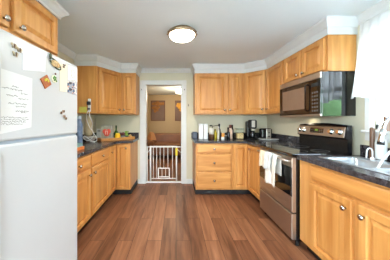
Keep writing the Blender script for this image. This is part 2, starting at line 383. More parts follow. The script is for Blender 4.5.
# back base run, fronts face -Y
t = thing('drawer_cabinet', 'maple base cabinet of three wide drawers right of the doorway', 'cabinet', (.63, 3.49, 0))
MB().box(.33, YBASE, .1, .937, YB-.003, .875).build('body', MAPLE, t)
MB().box(.33, YBASE+.07, 0, .937, YB-.003, .1).build('toe_kick', TOE, t)
for z0, z1 in ((.715, .855), (.415, .695), (.122, .395)): drawer(t, MLB, .35, .92, z0, z1, .635)
FR = 1.21
MR = frame(FR, 0, 0, 1, -1, 0)
t = thing('corner_base_cabinet', 'maple corner base cabinet between the three drawers and the stove', 'cabinet', (1.4, 3.3, 0), 'corner base cabinets')
m = MB(); m.prism([(.94, YBASE), (FR, YBASE), (FR, 2.625), (XR-.003, 2.625), (XR-.003, YB-.003), (.94, YB-.003)], .1, .875); m.build('body', MAPLE, t)
m = MB(); m.prism([(.94, YBASE+.07), (FR+.07, YBASE+.07), (FR+.07, 2.625), (XR-.003, 2.625), (XR-.003, YB-.003), (.94, YB-.003)], 0, .1); m.build('toe_kick', TOE, t)
door(t, MLB, .955, FR-.025, .125, .855)
door(t, MR, 2.65, YBASE-.025, .125, .855, 3.03, .80)
t = thing('sink_base_cabinet', 'maple sink base cabinet with a wide false drawer and two doors right of the stove', 'cabinet', (1.5, 1.26, 0))
m = MB(); m.box(FR, .66, .1, FR+.02, 1.855, .875); m.box(FR+.02, 1.835, .1, XR-.003, 1.855, .875); m.box(FR+.02, .66, .1, XR-.003, .68, .875); m.box(FR+.02, .68, .1, XR-.003, 1.835, .12)
m.build('body', MAPLE, t)
MB().box(FR+.07, .66, 0, XR-.003, 1.855, .1).build('toe_kick', TOE, t)
drawer(t, MR, .84, 1.68, .735, .858, None, 'false_drawer')
door(t, MR, 1.287, 1.68, .125, .71, 1.327, .642)
door(t, MR, .845, 1.237, .125, .71, 1.197, .642)

# countertops
m = MB()
m.prism([(XL+.002, 1.64), (-.985, 1.64), (-.985, 3.10), (-.93, 3.15), (-.80, 3.15), (-.745, 3.18), (-.738, 3.26), (-.738, YB-.003), (XL+.002, YB-.003)], .878, .918, .006)
ct = tag(m.build('countertop', STONE), 'charcoal speckled countertop on the left cabinets, from fridge to doorway', 'countertop', 'charcoal countertops')
m = MB(); m.box(XL+.002, 1.64, .918, XL+.022, YB-.003, 1.02, .003); m.box(XL+.022, YB-.023, .918, -.742, YB-.003, 1.02, .003); m.build('backsplash', STONE, ct)
m = MB(); m.prism([(.305, YB-.003), (.305, 3.15), (1.18, 3.15), (1.18, 2.62), (XR-.003, 2.62), (XR-.003, YB-.003)], .878, .918, .006)
ct = tag(m.build('countertop', STONE), 'charcoal countertop in the back right corner, under the jars and coffee maker', 'countertop', 'charcoal countertops')
m = MB(); m.box(.305, YB-.023, .918, XR-.023, YB-.003, 1.02, .003); m.box(XR-.023, 2.62, .918, XR-.003, YB-.003, 1.02, .003); m.build('backsplash', STONE, ct)
m = MB(); SX0, SX1, SY0, SY1 = 1.30, 1.66, .86, 1.74
m.box(1.18, .64, .878, SX0+.02, 1.857, .918, .004); m.box(SX1-.02, .64, .878, XR-.003, 1.857, .918)
m.box(SX0+.02, .64, .878, SX1-.02, SY0+.02, .918); m.box(SX0+.02, SY1-.02, .878, SX1-.02, 1.857, .918)
ct = tag(m.build('countertop', STONE), 'charcoal countertop around the double sink, right of the stove', 'countertop', 'charcoal countertops')
m = MB(); m.box(XR-.023, .64, .918, XR-.003, 1.857, 1.02, .003); m.build('backsplash', STONE, ct)

# upper cabinets
t = thing('corner_upper_cabinet', 'maple angled upper corner cabinet left of the doorway, two doors', 'cabinet', (-1.2, 3.4, 1.37), 'upper corner cabinets')
MB().prism([(XL+.002, YB-.003)]+[(x, y) for x, y in UL[:4]]+[(-.73, YB-.003)], 1.37, CZ).build('body', MAPLE, t)
d = Vector((.255, .44)).normalized(); L = Vector((.255, .44)).length
MD = frame(-1.255, 3.0, d.x, d.y, d.y, -d.x)
door(t, MD, .03, L-.03, 1.39, 2.10, L-.07, 1.45)
door(t, frame(0, 3.44, 1, 0, 0, -1), -.965, -.75, 1.39, 2.10, -.93, 1.45)
t = thing('upper_cabinet', 'maple two-door upper cabinet above the jars, next to the doorway', 'cabinet', (.8, 3.63, 1.37), 'upper cabinets')
MU = frame(0, 3.46, 1, 0, 0, -1)
MB().box(.345, 3.46, 1.37, 1.2, YB-.003, CZ).build('body', MAPLE, t)
door(t, MU, .37, .915, 1.39, 2.10, .875, 1.45)
door(t, MU, .95, 1.19, 1.39, 2.10, .965+.01, 1.45)
t = thing('corner_upper_cabinet', 'maple angled upper corner cabinet above the coffee maker', 'cabinet', (1.5, 3.5, 1.37), 'upper corner cabinets')
MB().prism([(1.202, YB-.003), (1.202, 3.46), (1.245, 3.46), (1.53, 3.19), (XR-.002, 3.19), (XR-.002, YB-.003)], 1.37, CZ).build('body', MAPLE, t)
d = Vector((.285, -.27)); L = d.length; d.normalize()
MD = frame(1.245, 3.46, d.x, d.y, d.y, -d.x)
door(t, MD, .025, L-.025, 1.39, 2.10, L-.065, 1.45)
MRU = frame(1.53, 0, 0, 1, -1, 0)
t = thing('upper_cabinet', 'maple single-door upper cabinet between the angled corner and the microwave', 'cabinet', (1.68, 2.93, 1.37), 'upper cabinets')
MB().box(1.53, 2.672, 1.37, XR-.002, 3.188, CZ).build('body', MAPLE, t)
door(t, MRU, 2.695, 3.165, 1.39, 2.10, 3.12, 1.45)
t = thing('upper_cabinet', 'short maple two-door cabinet directly above the microwave', 'cabinet', (1.68, 2.29, 1.76), 'upper cabinets')
MB().box(1.53, 1.915, 1.757, XR-.002, 2.67, CZ).build('body', MAPLE, t)
door(t, MRU, 2.31, 2.645, 1.775, 2.10, 2.345, 1.815)
door(t, MRU, 1.94, 2.275, 1.775, 2.10, 2.24, 1.815)
t = thing('upper_cabinet', 'deep maple two-door cabinet above the white fridge', 'cabinet', (-1.3, 1.1, 1.78), 'upper cabinets')
MB().box(XL+.002, .55, 1.778, -1.01, 1.62, CZ).build('body', MAPLE, t)
MF = frame(-1.01, 0, 0, 1, 1, 0)
door(t, MF, 1.16, 1.585, 1.80, 2.10, 1.20, 1.838)
door(t, MF, .69, 1.125, 1.80, 2.10, 1.085, 1.838)

# ---------------------------------------------------------------- fridge
ang = Vector((-.04, -.73)).normalized()
MFR = frame(-.79, 1.53, ang.x, ang.y, -ang.y, ang.x)     # u toward the camera, v outward (+X)
t = thing('refrigerator', 'white top-freezer fridge with notes and magnets on its freezer door', 'refrigerator', (-1.2, 1.15, 0))
m = MB(MFR); m.box(.005, -.755, .03, .73, -.075, 1.68, .01); m.build('body', FRWHITE, t)
m = MB(MFR); m.box(.02, -.7, 0, .715, -.09, .03); m.box(.012, -.075, .08, .723, -.066, 1.675); m.build('gasket', mat('grey_gasket', (120, 124, 128), .6), t)
m = MB(MFR); m.box(0, -.066, 1.152, .735, 0, 1.69, .012); fz = m.build('freezer_door', FRWHITE, t)
m = MB(MFR); m.box(0, -.066, .07, .735, 0, 1.136, .012); fd = m.build('fridge_door', FRWHITE, t)
m = MB(MFR); m.box(0.01, -.066, 1.136, .725, -.012, 1.152); m.build('divider', mat('blue_grey_plastic', (150, 165, 178), .4), t)
m = MB(MFR); m.box(.66, 0, 1.20, .69, .03, 1.55, .008); m.build('handle', FRWHITE, fz)
m = MB(MFR); m.box(.66, 0, .6, .69, .03, 1.10, .008); m.build('handle', FRWHITE, fd)

def paper(name, label, cat, corners, m, th=.0015, v=.0008, group=None):
    b = MB(MFR); a = [b.v((u, v, z)) for u, z in corners]; c = [b.v((u, v+th, z)) for u, z in corners]; n = len(corners)
    b.f(a[::-1]); b.f(c)
    for i in range(n): b.f([a[i], a[(i+1) % n], c[(i+1) % n], c[i]])
    return tag(b.build(name, m), label, cat, group)
INK = mat('pencil_grey', (105, 105, 108), .8)
n_ = paper('handwritten_note', 'large white sheet with handwritten lines low on the freezer door', 'note', [(.70, 1.50), (.455, 1.49), (.462, 1.215), (.70, 1.18)], mat('note_paper', (214, 218, 220), .8, vary=.01))
b = MB(MFR)
for row, (u0, u1, z) in enumerate([(.58, .545, 1.425), (.66, .52, 1.41), (.53, .485, 1.395), (.61, .545, 1.377), (.545, .485, 1.367), (.60, .495, 1.34), (.56, .50, 1.325), (.56, .48, 1.302), (.53, .49, 1.296),
                                   (.68, .49, 1.268), (.69, .48, 1.257), (.68, .50, 1.246), (.69, .52, 1.235)]):
    k = int((u0-u1)/.004); seg = []
    for i in range(k+1):
        if random.random() < .16 and len(seg) > 3: b.tube(seg, .0008, 4); seg = []
        seg.append((u0+(u1-u0)*i/k, .003, z+random.uniform(-.004, .004)))
    if len(seg) > 2: b.tube(seg, .0008, 4)
tag(b.build('handwriting', INK, n_), kind='stuff')
paper('blank_note', 'blank white paper near the top middle of the freezer door', 'note', [(.521, 1.61), (.35, 1.648), (.356, 1.553), (.521, 1.521)], mat('cool_white_paper', (219, 222, 228), .8, vary=.01))
# butterfly magnets
def butterfly(u, z, s, wing, label):
    t = thing('butterfly_magnet', label, 'magnet', tuple(MFR @ Vector((u, 0, z))), 'butterfly magnets')
    b = MB(MFR)
    for sx in (-1, 1):
        b.ico((u+sx*s*.5, .006, z+s*.30), s*.48, 2, (1, .16, .9)); b.ico((u+sx*s*.38, .006, z-s*.30), s*.34, 2, (1, .18, 1))
    b.build('wings', wing, t)
    MB(MFR).tube([(u, .009, z-s*.55), (u, .011, z), (u, .009, z+s*.6)], [.0015, .003, .0015], 6).build('butterfly_body', MAPLED, t)
SILV = mat('pewter_wing', (160, 148, 122), .45, .1, vary=.5, scale=90)
GOLDW = mat('bronze_wing', (150, 122, 86), .45, .3, vary=.35, scale=90)
butterfly(.574, 1.628, .019, SILV, 'pewter butterfly magnet, top one of the trio above the handwritten note')
butterfly(.543, 1.618, .019, SILV, 'pewter butterfly magnet, right-hand one of the trio above the handwritten note')
butterfly(.566, 1.588, .019, SILV, 'pewter butterfly magnet, lowest of the trio above the handwritten note')
for u, z, q in ((.213, 1.305, 'left-hand'), (.187, 1.318, 'topmost'), (.178, 1.282, 'middle'), (.160, 1.268, 'lowest')):
    butterfly(u, z, .014, GOLDW, 'small bronze butterfly magnet, %s of the cluster low on the freezer door' % q)
# ornate wreath-like magnet
t = thing('scenic_magnet', 'ornate green and beige figure magnet at the freezer door top, under the cabinet corner', 'magnet', tuple(MFR @ Vector((.27, 0, 1.6))))
b = MB(MFR); pts = [(.27+.05*math.cos(a)*(1.05), .006, 1.628+.022*math.sin(a)-.35*.05*math.cos(a)*-1) for a in [2*PI*k/18 for k in range(18)]]
b.tube(pts, .005, 6, True); b.ico((.318, .008, 1.665), .012, 2, (1, .5, 1.6)); b.build('frame', mat('dark_green_enamel', (62, 70, 48), .5, vary=.5, scale=70), t)
MB(MFR).ico((.27, .007, 1.628), .040, 2, (1.15, .16, .62)).ico((.25, .008, 1.634), .012, 2, (1.4, .5, .8)).build('relief', mat('beige_relief', (186, 158, 112), .6, vary=.5, scale=60), t)
# leaf tile
t = thing('leaf_magnet', 'square orange-brown tile magnet with a yellow-green leaf, tilted', 'magnet', tuple(MFR @ Vector((.355, 0, 1.49))))
b = MB(MFR @ Matrix.Translation((.354, 0, 1.493)) @ Matrix.Rotation(.62, 4, 'Y')); b.box(-.033, .001, -.033, .033, .008, .033, .002); b.build('tile', mat('rust_tile', (160, 84, 34), .5, vary=.3, scale=60), t)
b = MB(MFR @ Matrix.Translation((.352, 0, 1.498)))
for k in range(5): a = .3+k*.62; b.ico((-.013*math.cos(a), .0095, .013*math.sin(a)-.002), .009, 2, (1, .25, .8))
b.build('leaf', mat('leaf_yellow', (196, 186, 50), .5, vary=.25, scale=60), t)
t = thing('flower_magnet', 'small white and green round magnet right of the leaf tile', 'magnet', tuple(MFR @ Vector((.28, 0, 1.53))))
MB(MFR).lathe((.28, .001, 1.527), [(.025, 0), (.026, .003), (.022, .006)], 18, 'y').build('disc', mat('cream_enamel', (222, 222, 200), .5), t)
b = MB(MFR)
for k in range(5): b.ico((.28+.011*math.cos(k*1.26), .009, 1.53+.011*math.sin(k*1.26)), .007, 2, (1, .4, 1))
b.ico((.262, .008, 1.515), .006, 2, (1, .5, 1)); b.build('flowers', mat('clover_green', (84, 134, 62), .5, vary=.3, scale=60), t)
MB(MFR).ico((.272, .008, 1.562), .007, 2, (1, .6, 1)).build('bead', MAPLED, t)
paper('paper_strip', 'long narrow cream paper strip left of the drawing and photos on freezer door', 'note', [(.222, 1.642), (.142, 1.662), (.14, 1.462), (.222, 1.457)], mat('cream_paper', (232, 222, 198), .8, vary=.02))
t = paper('drawing', 'small white drawing with a grey ring sketch, above the photos on freezer door', 'drawing', [(.130, 1.662), (.012, 1.668), (.012, 1.56), (.130, 1.556)], PAPER)
b = MB(MFR); b.tube([(.07+.026*math.cos(a), .003, 1.612+.03*math.sin(a)) for a in [2*PI*k/16 for k in range(16)]], .0012, 4, True); b.tube([(.09, .003, 1.56), (.05, .003, 1.566), (.03, .003, 1.558)], .0012, 4); b.build('sketch', INK, t)
def photo_mat():
    m = bpy.data.materials.new('photo_print'); m.use_nodes = True; n = m.node_tree; b = n.nodes['Principled BSDF']
    t = n.nodes.new('ShaderNodeTexCoord'); v = n.nodes.new('ShaderNodeTexVoronoi'); v.inputs['Scale'].default_value = 45
    n.links.new(t.outputs['Object'], v.inputs['Vector']); s = n.nodes.new('ShaderNodeSeparateColor'); n.links.new(v.outputs['Color'], s.inputs[0])
    r = n.nodes.new('ShaderNodeValToRGB'); r.color_ramp.interpolation = 'CONSTANT'; e = r.color_ramp.elements
    e[0].color = lin((70, 96, 130))+(1,); e[1].position = .8; e[1].color = lin((230, 220, 212))+(1,)
    for p, c in ((.25, (150, 160, 176)), (.45, (206, 150, 120)), (.62, (60, 56, 60))): k = e.new(p); k.color = lin(c)+(1,)
    n.links.new(s.outputs[0], r.inputs[0]); n.links.new(r.outputs[0], b.inputs['Base Color']); b.inputs['Roughness'].default_value = .3; return m
PHOTO = photo_mat()
paper('photo_print', 'colour photo print of several people, top one of the pair on freezer door', 'photo', [(.136, 1.542), (.02, 1.545), (.02, 1.503), (.136, 1.502)], PHOTO, group='photo prints')
paper('photo_print', 'bluish photo print, lower one of the pair on freezer door', 'photo', [(.136, 1.50), (.02, 1.50), (.02, 1.452), (.136, 1.460)], PHOTO, group='photo prints')
t = thing('clip_magnet', 'small grey animal-shaped magnet holding the cream paper strip', 'magnet', tuple(MFR @ Vector((.185, 0, 1.64))))
MB(MFR).ico((.185, .007, 1.634), .010, 2, (1.1, .5, 1)).ico((.178, .008, 1.646), .007, 2, (1, .6, 1)).build('figure', mat('taupe', (140, 124, 110), .6, vary=.3, scale=60), t)
MB(MFR).ico((.192, .008, 1.648), .004, 2).ico((.170, .008, 1.65), .004, 2).build('ears', MAPLED, t)

# ---------------------------------------------------------------- stove
t = thing('stove', 'stainless steel and black electric range with towels on its door handle', 'stove', (1.45, 2.235, 0))
Y0, Y1 = 1.872, 2.602
MB().box(1.185, Y0, .06, 1.735, Y1, .895, .004).build('body', BLACK, t)
for x in (1.22, 1.70):
    for y in (Y0+.04, Y1-.04): MB().cyl((x, y, 0), .018, .062, 12).build('foot', MBLACK, t)
MB().box(1.145, Y0, .894, 1.72, Y1, .925, .005).build('cooktop', BGLASS, t)
for x, y, r in ((1.31, Y0+.2, .105), (1.31, Y1-.18, .085), (1.57, Y0+.2, .085), (1.57, Y1-.18, .105)):
    MB().tube([(x+r*math.cos(a), y+r*math.sin(a), .9253) for a in [2*PI*k/28 for k in range(28)]], .0012, 4, True).build('burner_ring', mat('grey_ring', (90, 90, 92), .4), t)
MS = frame(1.185, 0, 0, 1, -1, 0)
dr = MB(MS).rings(Y0+.004, Y1-.004, .345, .885, [(0, 0), (0, .035), (.004, .04), (.055, .04), (.058, .037), (.06, .037)]).build('door', STEELW, t)
MB(MS).box(Y0+.006, .036, .50, Y1-.006, .043, .79, .003).build('window', BGLASS, dr)
m = MB(MS); m.tube([(Y0+.035, .04, .845), (Y0+.035, .075, .852), (Y0+.05, .088, .855), (Y1-.05, .088, .855), (Y1-.035, .075, .852), (Y1-.035, .04, .845)], .012, 10); m.build('handle', STEEL, dr)
MB(MS).rings(Y0+.004, Y1-.004, .075, .33, [(0, 0), (0, .035), (.006, .042), (.02, .042)]).build('storage_drawer', STEELW, t)
MB(MS).box((Y0+Y1)/2-.05, .0405, .425, (Y0+Y1)/2+.05, .0415, .435).build('badge', STEEL, t)
# backguard
m = MB()
prof = [(1.72, .90), (1.69, .925), (1.69, 1.06), (1.665, 1.075), (1.685, 1.185), (1.70, 1.205), (1.735, 1.205), (1.735, .90)]
n_s = 10; rows = []
for i in range(n_s+1):
    y = Y0+(Y1-Y0)*i/n_s; arch = .022*math.sin(PI*i/n_s)
    rows.append([(x, y, z+(arch if z > 1.15 else 0)) for x, z in prof])
vv = m.grid(rows, False, True); m.f(vv[0][::-1]); m.f(vv[-1]); bk = m.build('backguard', BLACK, t)
Mb = Matrix(((0, -.984, .179, 1.665), (1, 0, 0, 0), (0, .179, .984, 1.075), (0, 0, 0, 1)))   # u=Y, v outward, w up the face
MB(Mb).box(Y0+.012, .0, .006, Y1-.012, .005, .115, .002).build('control_panel', STEELW, bk)
MB(Mb).box(2.155, .005, .035, 2.365, .008, .092).build('display', BGLASS, bk)
MB(Mb).box(2.235, .008, .062, 2.285, .0085, .080).build('clock_readout', mat('green_readout', (60, 90, 30), emit=(150, 220, 60), estr=.25), bk)
m = MB(Mb)
for i in range(7):
    for j in range(2): 
        if not (2.22 < 2.17+i*.028 < 2.30 and j == 1): m.box(2.17+i*.028, .008, .043+j*.024, 2.184+i*.028, .0085, .049+j*.024)
m.build('buttons', mat('button_grey', (120, 120, 118), .5), bk)
for y in (1.935, 2.04, 2.475, 2.55):
    MB(Mb).lathe((y, .005, .06), [(.031, 0), (.031, .006), (.025, .009), (.023, .028), (.019, .032)], 20, 'y').build('knob', CHROME, bk)

# towels over the handle
def towel(name, label, y0, y1, x, ztop, zf, zb, m, amp=.006, flare=0):
    b = MB(); rows = []; nu = 20
    path = [(x+.028, zb+(ztop-zb)*k/6) for k in range(7)]+[(x+.022, ztop+.012), (x, ztop+.018), (x-.018, ztop+.010)]+[(x-.022-.001*k, ztop-(ztop-zf)*k/14) for k in range(1, 15)]
    for i in range(nu+1):
        u = i/nu; row = []
        for k, (px, pz) in enumerate(path):
            dn = max(0, (ztop-pz)/(ztop-zf)); y = y0+(y1-y0)*u+(u-.5)*flare*dn
            wv = amp*math.sin(u*9.5+1.3*dn)+amp*.5*math.sin(u*21+4*dn)
            row.append((px-(wv+amp if k > 8 else 0)*min(1, dn*3+.1), y, pz+(.012*math.sin(u*5) if k == len(path)-1 else 0)))
        rows.append(row)
    b.grid(rows); o = b.build(name, m)
    md = o.modifiers.new('thick', 'SOLIDIFY'); md.thickness = .003; md.offset = 0
    return tag(o, label, 'towel', 'kitchen towels on the stove')
CREAMT = mat('cream_terry', (222, 212, 190), .95, vary=.08, scale=60, bump=.5)
WHITET = mat('white_terry', (226, 224, 216), .95, vary=.06, scale=60, bump=.5)
BLUET = mat('pale_blue_cloth', (206, 212, 214), .95, vary=.06, scale=60, bump=.4)
towel('towel', 'long off-white towel hanging lowest on the stove door handle', 2.03, 2.275, 1.097, .862, .535, .66, WHITET, .006)
towel('towel', 'short cream towel on the far end of the stove handle', 2.285, 2.43, 1.097, .862, .69, .70, CREAMT, .005)
towel('dishcloth', 'small pale bluish cloth draped over the long towel on the stove', 2.10, 2.26, 1.080, .872, .70, .76, BLUET, .006)

# ---------------------------------------------------------------- microwave
t = thing('microwave', 'stainless and black over-the-range microwave under the short cabinet', 'microwave', (1.64, 2.29, 1.3))
M0, M1 = 1.918, 2.664
MIRB = mat('polished_black', (9, 10, 11), .03, vary=.05); MIRB.node_tree.nodes['Principled BSDF'].inputs['IOR'].default_value = 1.7
MB().box(1.475, M0, 1.30, XR-.003, M1, 1.752, .003).build('body', MIRB, t)
MM = frame(1.475, 0, 0, 1, -1, 0)
MB(MM).box(M0, 0, 1.69, M1, .02, 1.752, .003).build('vent_grille', STEELW, t)
d_ = MB(MM).rings(M0+.15, M1, 1.325, 1.686, [(0, 0), (0, .018), (.003, .02), (.01, .02)]).build('door', BGLASS, t)
MB(MM).rings(M0+.235, M1-.075, 1.385, 1.635, [(0, .0195), (0, .0215), (.006, .0215)]).build('window', mat('mesh_reflection_tint', (120, 98, 82), .2, vary=.05), d_)  # brown window colour paints in a reflection of the room
MB(MM).tube([(M0+.185, .02, 1.36), (M0+.185, .045, 1.37), (M0+.185, .045, 1.64), (M0+.185, .02, 1.65)], .008, 8).build('handle', BLACK, d_)
cp = MB(MM).box(M0, 0, 1.325, M0+.148, .019, 1.686, .002).build('control_panel', BGLASS, t)
m = MB(MM)
for i in range(3):
    for j in range(6): m.box(M0+.03+i*.033, .019, 1.35+j*.038, M0+.052+i*.033, .0197, 1.368+j*.038)
m.build('buttons', mat('button_dim', (84, 84, 86), .5), cp)
MB(MM).box(M0+.025, .019, 1.61, M0+.125, .0197, 1.65).build('display', MBLACK, cp)
MB(MM).box(M0, 0, 1.300, M1, .02, 1.323, .003).build('lower_trim', STEELW, t)
lamp('cooktop_lamp', 'AREA', (1.72, 2.52, 1.292), .3, (1, .84, .60), .10)

# ---------------------------------------------------------------- sink and faucets
t = thing('sink', 'stainless double-bowl sink set in the charcoal countertop under the window', 'sink', (1.5, 1.3, .72))
def rrect(x0, x1, y0, y1, r, n=5):
    out = []
    for cx, cy, a0 in ((x1-r, y1-r, 0), (x0+r, y1-r, PI/2), (x0+r, y0+r, PI), (x1-r, y0+r, 1.5*PI)):
        for k in range(n+1): a = a0+PI/2*k/n; out.append((cx+r*math.cos(a), cy+r*math.sin(a)))
    return out
SS = mat('sink_steel', (190, 196, 200), .28, .75, vary=.03, scale=4)
m = MB(); ox0, ox1, oy0, oy1 = SX0, SX1+.03, SY0, SY1
bowls = [(SX0+.035, SX1-.06, 1.325, SY1-.035), (SX0+.035, SX1-.06, SY0+.035, 1.285)]
# deck strips around the bowls
zt = .9235
m.box(ox0, oy0, .9185, bowls[0][0], oy1, zt, .002); m.box(bowls[0][1], oy0, .9185, ox1, oy1, zt, .002)
m.box(bowls[0][0], bowls[0][3], .9185, bowls[0][1], oy1, zt); m.box(bowls[0][0], oy0, .9185, bowls[0][1], bowls[1][2], zt); m.box(bowls[0][0], bowls[1][3], .9185, bowls[0][1], bowls[0][2], zt)
m.build('rim', SS, t)
for x0, x1, y0, y1 in bowls:
    m = MB(); rows = [[(x, y, zt-.001) for x, y in rrect(x0-.004, x1+.004, y0-.004, y1+.004, .008)], [(x, y, .90) for x, y in rrect(x0+.004, x1-.004, y0+.004, y1-.004, .04)],
                      [(x, y, .76) for x, y in rrect(x0+.012, x1-.012, y0+.012, y1-.012, .05)], [(x, y, .742) for x, y in rrect(x0+.04, x1-.04, y0+.04, y1-.04, .04)]]
    vv = m.grid(rows, True, True); m.f(vv[-1]); bo = m.build('bowl', SS, t)
    cx, cy = (x0+x1)/2, (y0+y1)/2
    MB().lathe((cx, cy, .7425), [(.042, 0), (.042, .004), (.03, .001), (.01, .001)], 18).build('drain', CHROME, bo)
t = thing('faucet', 'chrome gooseneck faucet with black-tipped spray head over the sink', 'faucet', (1.66, 1.30, .92))
m = MB(); m.lathe((1.66, 1.30, .9235), [(.03, 0), (.03, .01), (.022, .02), (.02, .10), (.016, .12)], 18); m.build('base', CHROME, t)
pts = [(1.66, 1.30, 1.03), (1.66, 1.30, 1.16)]+[(1.575+.085*math.cos(a), 1.30+.03*(1-math.cos(a)), 1.20+.10*math.sin(a)) for a in [PI*k/10 for k in range(11)]]+[(1.487, 1.365, 1.18)]
MB().tube(pts, .012, 12).build('neck', CHROME, t)
h_ = MB().tube([(1.487, 1.365, 1.19), (1.484, 1.367, 1.15), (1.480, 1.37, 1.11), (1.477, 1.372, 1.085)], [.014, .017, .02, .02], 14).build('spray_head', CHROME, t)
MB().tube([(1.4785, 1.3712, 1.098), (1.477, 1.372, 1.078)], .0205, 14).build('nozzle', MBLACK, h_)
MB().tube([(1.66, 1.285, 1.0), (1.66, 1.24, 1.03), (1.655, 1.20, 1.06)], [.008, .007, .009], 10).build('lever', CHROME, t)
WPL = mat('white_plastic', (214, 217, 218), .4, vary=.02)
t = thing('filter_faucet', 'small white hooked water-filter spout at the back of the sink', 'faucet', (1.64, 1.56, .92))
MB().lathe((1.655, 1.60, .9235), [(.016, 0), (.016, .012), (.009, .02)], 14).build('base', WPL, t)
MB().tube([(1.655, 1.60, .935), (1.655, 1.60, .995)]+[(1.632+.023*math.cos(a), 1.602, .995+.025*math.sin(a)) for a in [PI*k/8 for k in range(1, 9)]]+[(1.608, 1.603, .965), (1.606, 1.604, .935)], .0055, 10).build('spout', WPL, t)
t = thing('sink_hose', 'white curved hose running down into the near side of the sink', 'hose', (1.6, 1.2, .93))
hp = [Vector(p) for p in ((1.66, 1.20, .93), (1.645, 1.205, 1.03), (1.59, 1.23, 1.10), (1.52, 1.27, 1.10), (1.465, 1.30, 1.04), (1.43, 1.32, .97), (1.41, 1.335, .91), (1.40, 1.345, .86))]
MB().tube(hp, .008, 10).build('hose', WPL, t)
MB().tube([hp[-1], (hp[-1][0]-.02, hp[-1][1]+.01, hp[-1][2]-.02)], .011, 10).build('tip', WPL, t)
MB().lathe((1.66, 1.20, .9235), [(.018, 0), (.016, .02), (.01, .03)], 14).build('base', WPL, t)

t = thing('slim_bottle', 'tall slim brown bottle with pale cap behind the sink', 'bottle', (1.745, 1.775, .918))
BRN = mat('mill_brown', (104, 76, 56), .35, vary=.15)
MB().lathe((1.745, 1.69, .9185), [(.02, 0), (.021, .01), (.0175, .10), (.0175, .26), (.012, .275)], 16).build('bottle', BRN, t)
MB().cyl((1.745, 1.69, 1.1935), .011, .05, 14).build('cap', WPL, t)
t = thing('dish_soap', 'white translucent soap bottle beside the tall brown bottle behind the sink', 'bottle', (1.745, 1.618, .918))
MB().lathe((1.745, 1.618, .924), [(.036, 0), (.038, .01), (.038, .14), (.03, .17), (.013, .185), (.013, .20)], 20).build('bottle', mat('milky_plastic', (214, 222, 224), .3, vary=.02), t)
MB().cyl((1.745, 1.618, 1.124), .016, .02, 14).tube([(1.745, 1.618, 1.14), (1.745, 1.618, 1.18), (1.71, 1.615, 1.182)], .005, 8).build('pump', WPL, t)
t = thing('sill_box', 'small wooden box with a dark edge standing on the window sill', 'box', (1.785, 1.62, WZ0))
MB().box(1.772, 1.50, WZ0-.005, 1.82, 1.61, 1.285, .003).build('box', mat('pinkish_wood', (176, 150, 138), .6, vary=.15, scale=20), t)
MB().box(1.770, 1.61, WZ0-.005, 1.822, 1.624, 1.287, .002).build('edge', MAPLED, t)

# curtain
t = thing('curtain', 'white sheer cafe curtain hanging on a rod over the side window', 'curtain', (1.75, 1.2, 1.47))
b = MB(); rows = []
for k in range(15):
    s = k/14; z = 2.185-s*.72; row = []
    for i in range(121):
        u = i/120; y = 1.80-u*1.25+(0.06*s*(1-u)); 
        g = .004+.014*s
        row.append((1.745-.045*s+g*math.sin(u*110+math.sin(s*3)*1.2)+g*.5*math.sin(u*47+2), y, z+.012*math.sin(u*33)*s))
    rows.append(row)
b.grid(rows); b.build('panel', SHEER, t)
MB().cyl((1.745, .50, 2.17), .008, 1.31, 12, 'y').build('rod', WHITE, t)

# ---------------------------------------------------------------- ceiling lights
def ceiling_light(loc, R, label, e, glow, energy):
    x, y, z = loc
    t = thing('ceiling_light', label, 'ceiling light', loc, 'flush ceiling lights')
    m = MB(); m.lathe((x, y, z), [(R*.82, 0), (R*.84, -.012), (R*.98, -.02), (R, -.03), (R, -.05), (R*.93, -.056), (R*.88, -.05)], 40)
    for k in range(16):
        a = 2*PI*k/16; m.ico((x+R*1.0*math.cos(a), y+R*1.0*math.sin(a), z-.04), .012, 1, (1, 1, 1))
    m.build('ring', mat('antique_nickel', (176, 156, 130), .3, 1, vary=.2, scale=20), t)
    MB().lathe((x, y, z-.05), [(R*.88, .0), (R*.86, -.012), (R*.76, -.03), (R*.55, -.048), (R*.3, -.058), (R*.06, -.061)], 40).build('glass_bowl', mat('lit_glass', (250, 245, 235), .4, emit=(255, 244, 226), estr=e), t)
    l = lamp('ceiling_light_glow', 'AREA', (x, y, z-.125), energy, (1, .91, .78), .22)
    l.data.shape = 'DISK'
    return t
ceiling_light((.07, 2.17, ZC-.0005), .165, 'round flush ceiling light with nickel ring, lit, in mid kitchen ceiling', 12, None, 19)
ceiling_light((.1, -.9, ZC-.0005), .165, 'unseen round flush ceiling light added behind the viewpoint as fill', 9, None, 6)  # added light, out of view, brightens the room from behind the camera
t = thing('hall_light', 'lit square ceiling light in the room beyond the doorway', 'ceiling light', (.14, 6.0, ZC))
MB().box(-.01, 5.85, ZC-.02, .29, 6.15, ZC-.0005, .004).build('base', WHITE, t)
MB().box(0, 5.86, ZC-.15, .28, 6.14, ZC-.02, .015).build('shade', mat('lit_shade', (250, 245, 230), .5, emit=(255, 240, 210), estr=5), t)
lamp('hall_light_glow', 'POINT', (.14, 6.0, ZC-.25), 30, (1, .84, .62), .1)

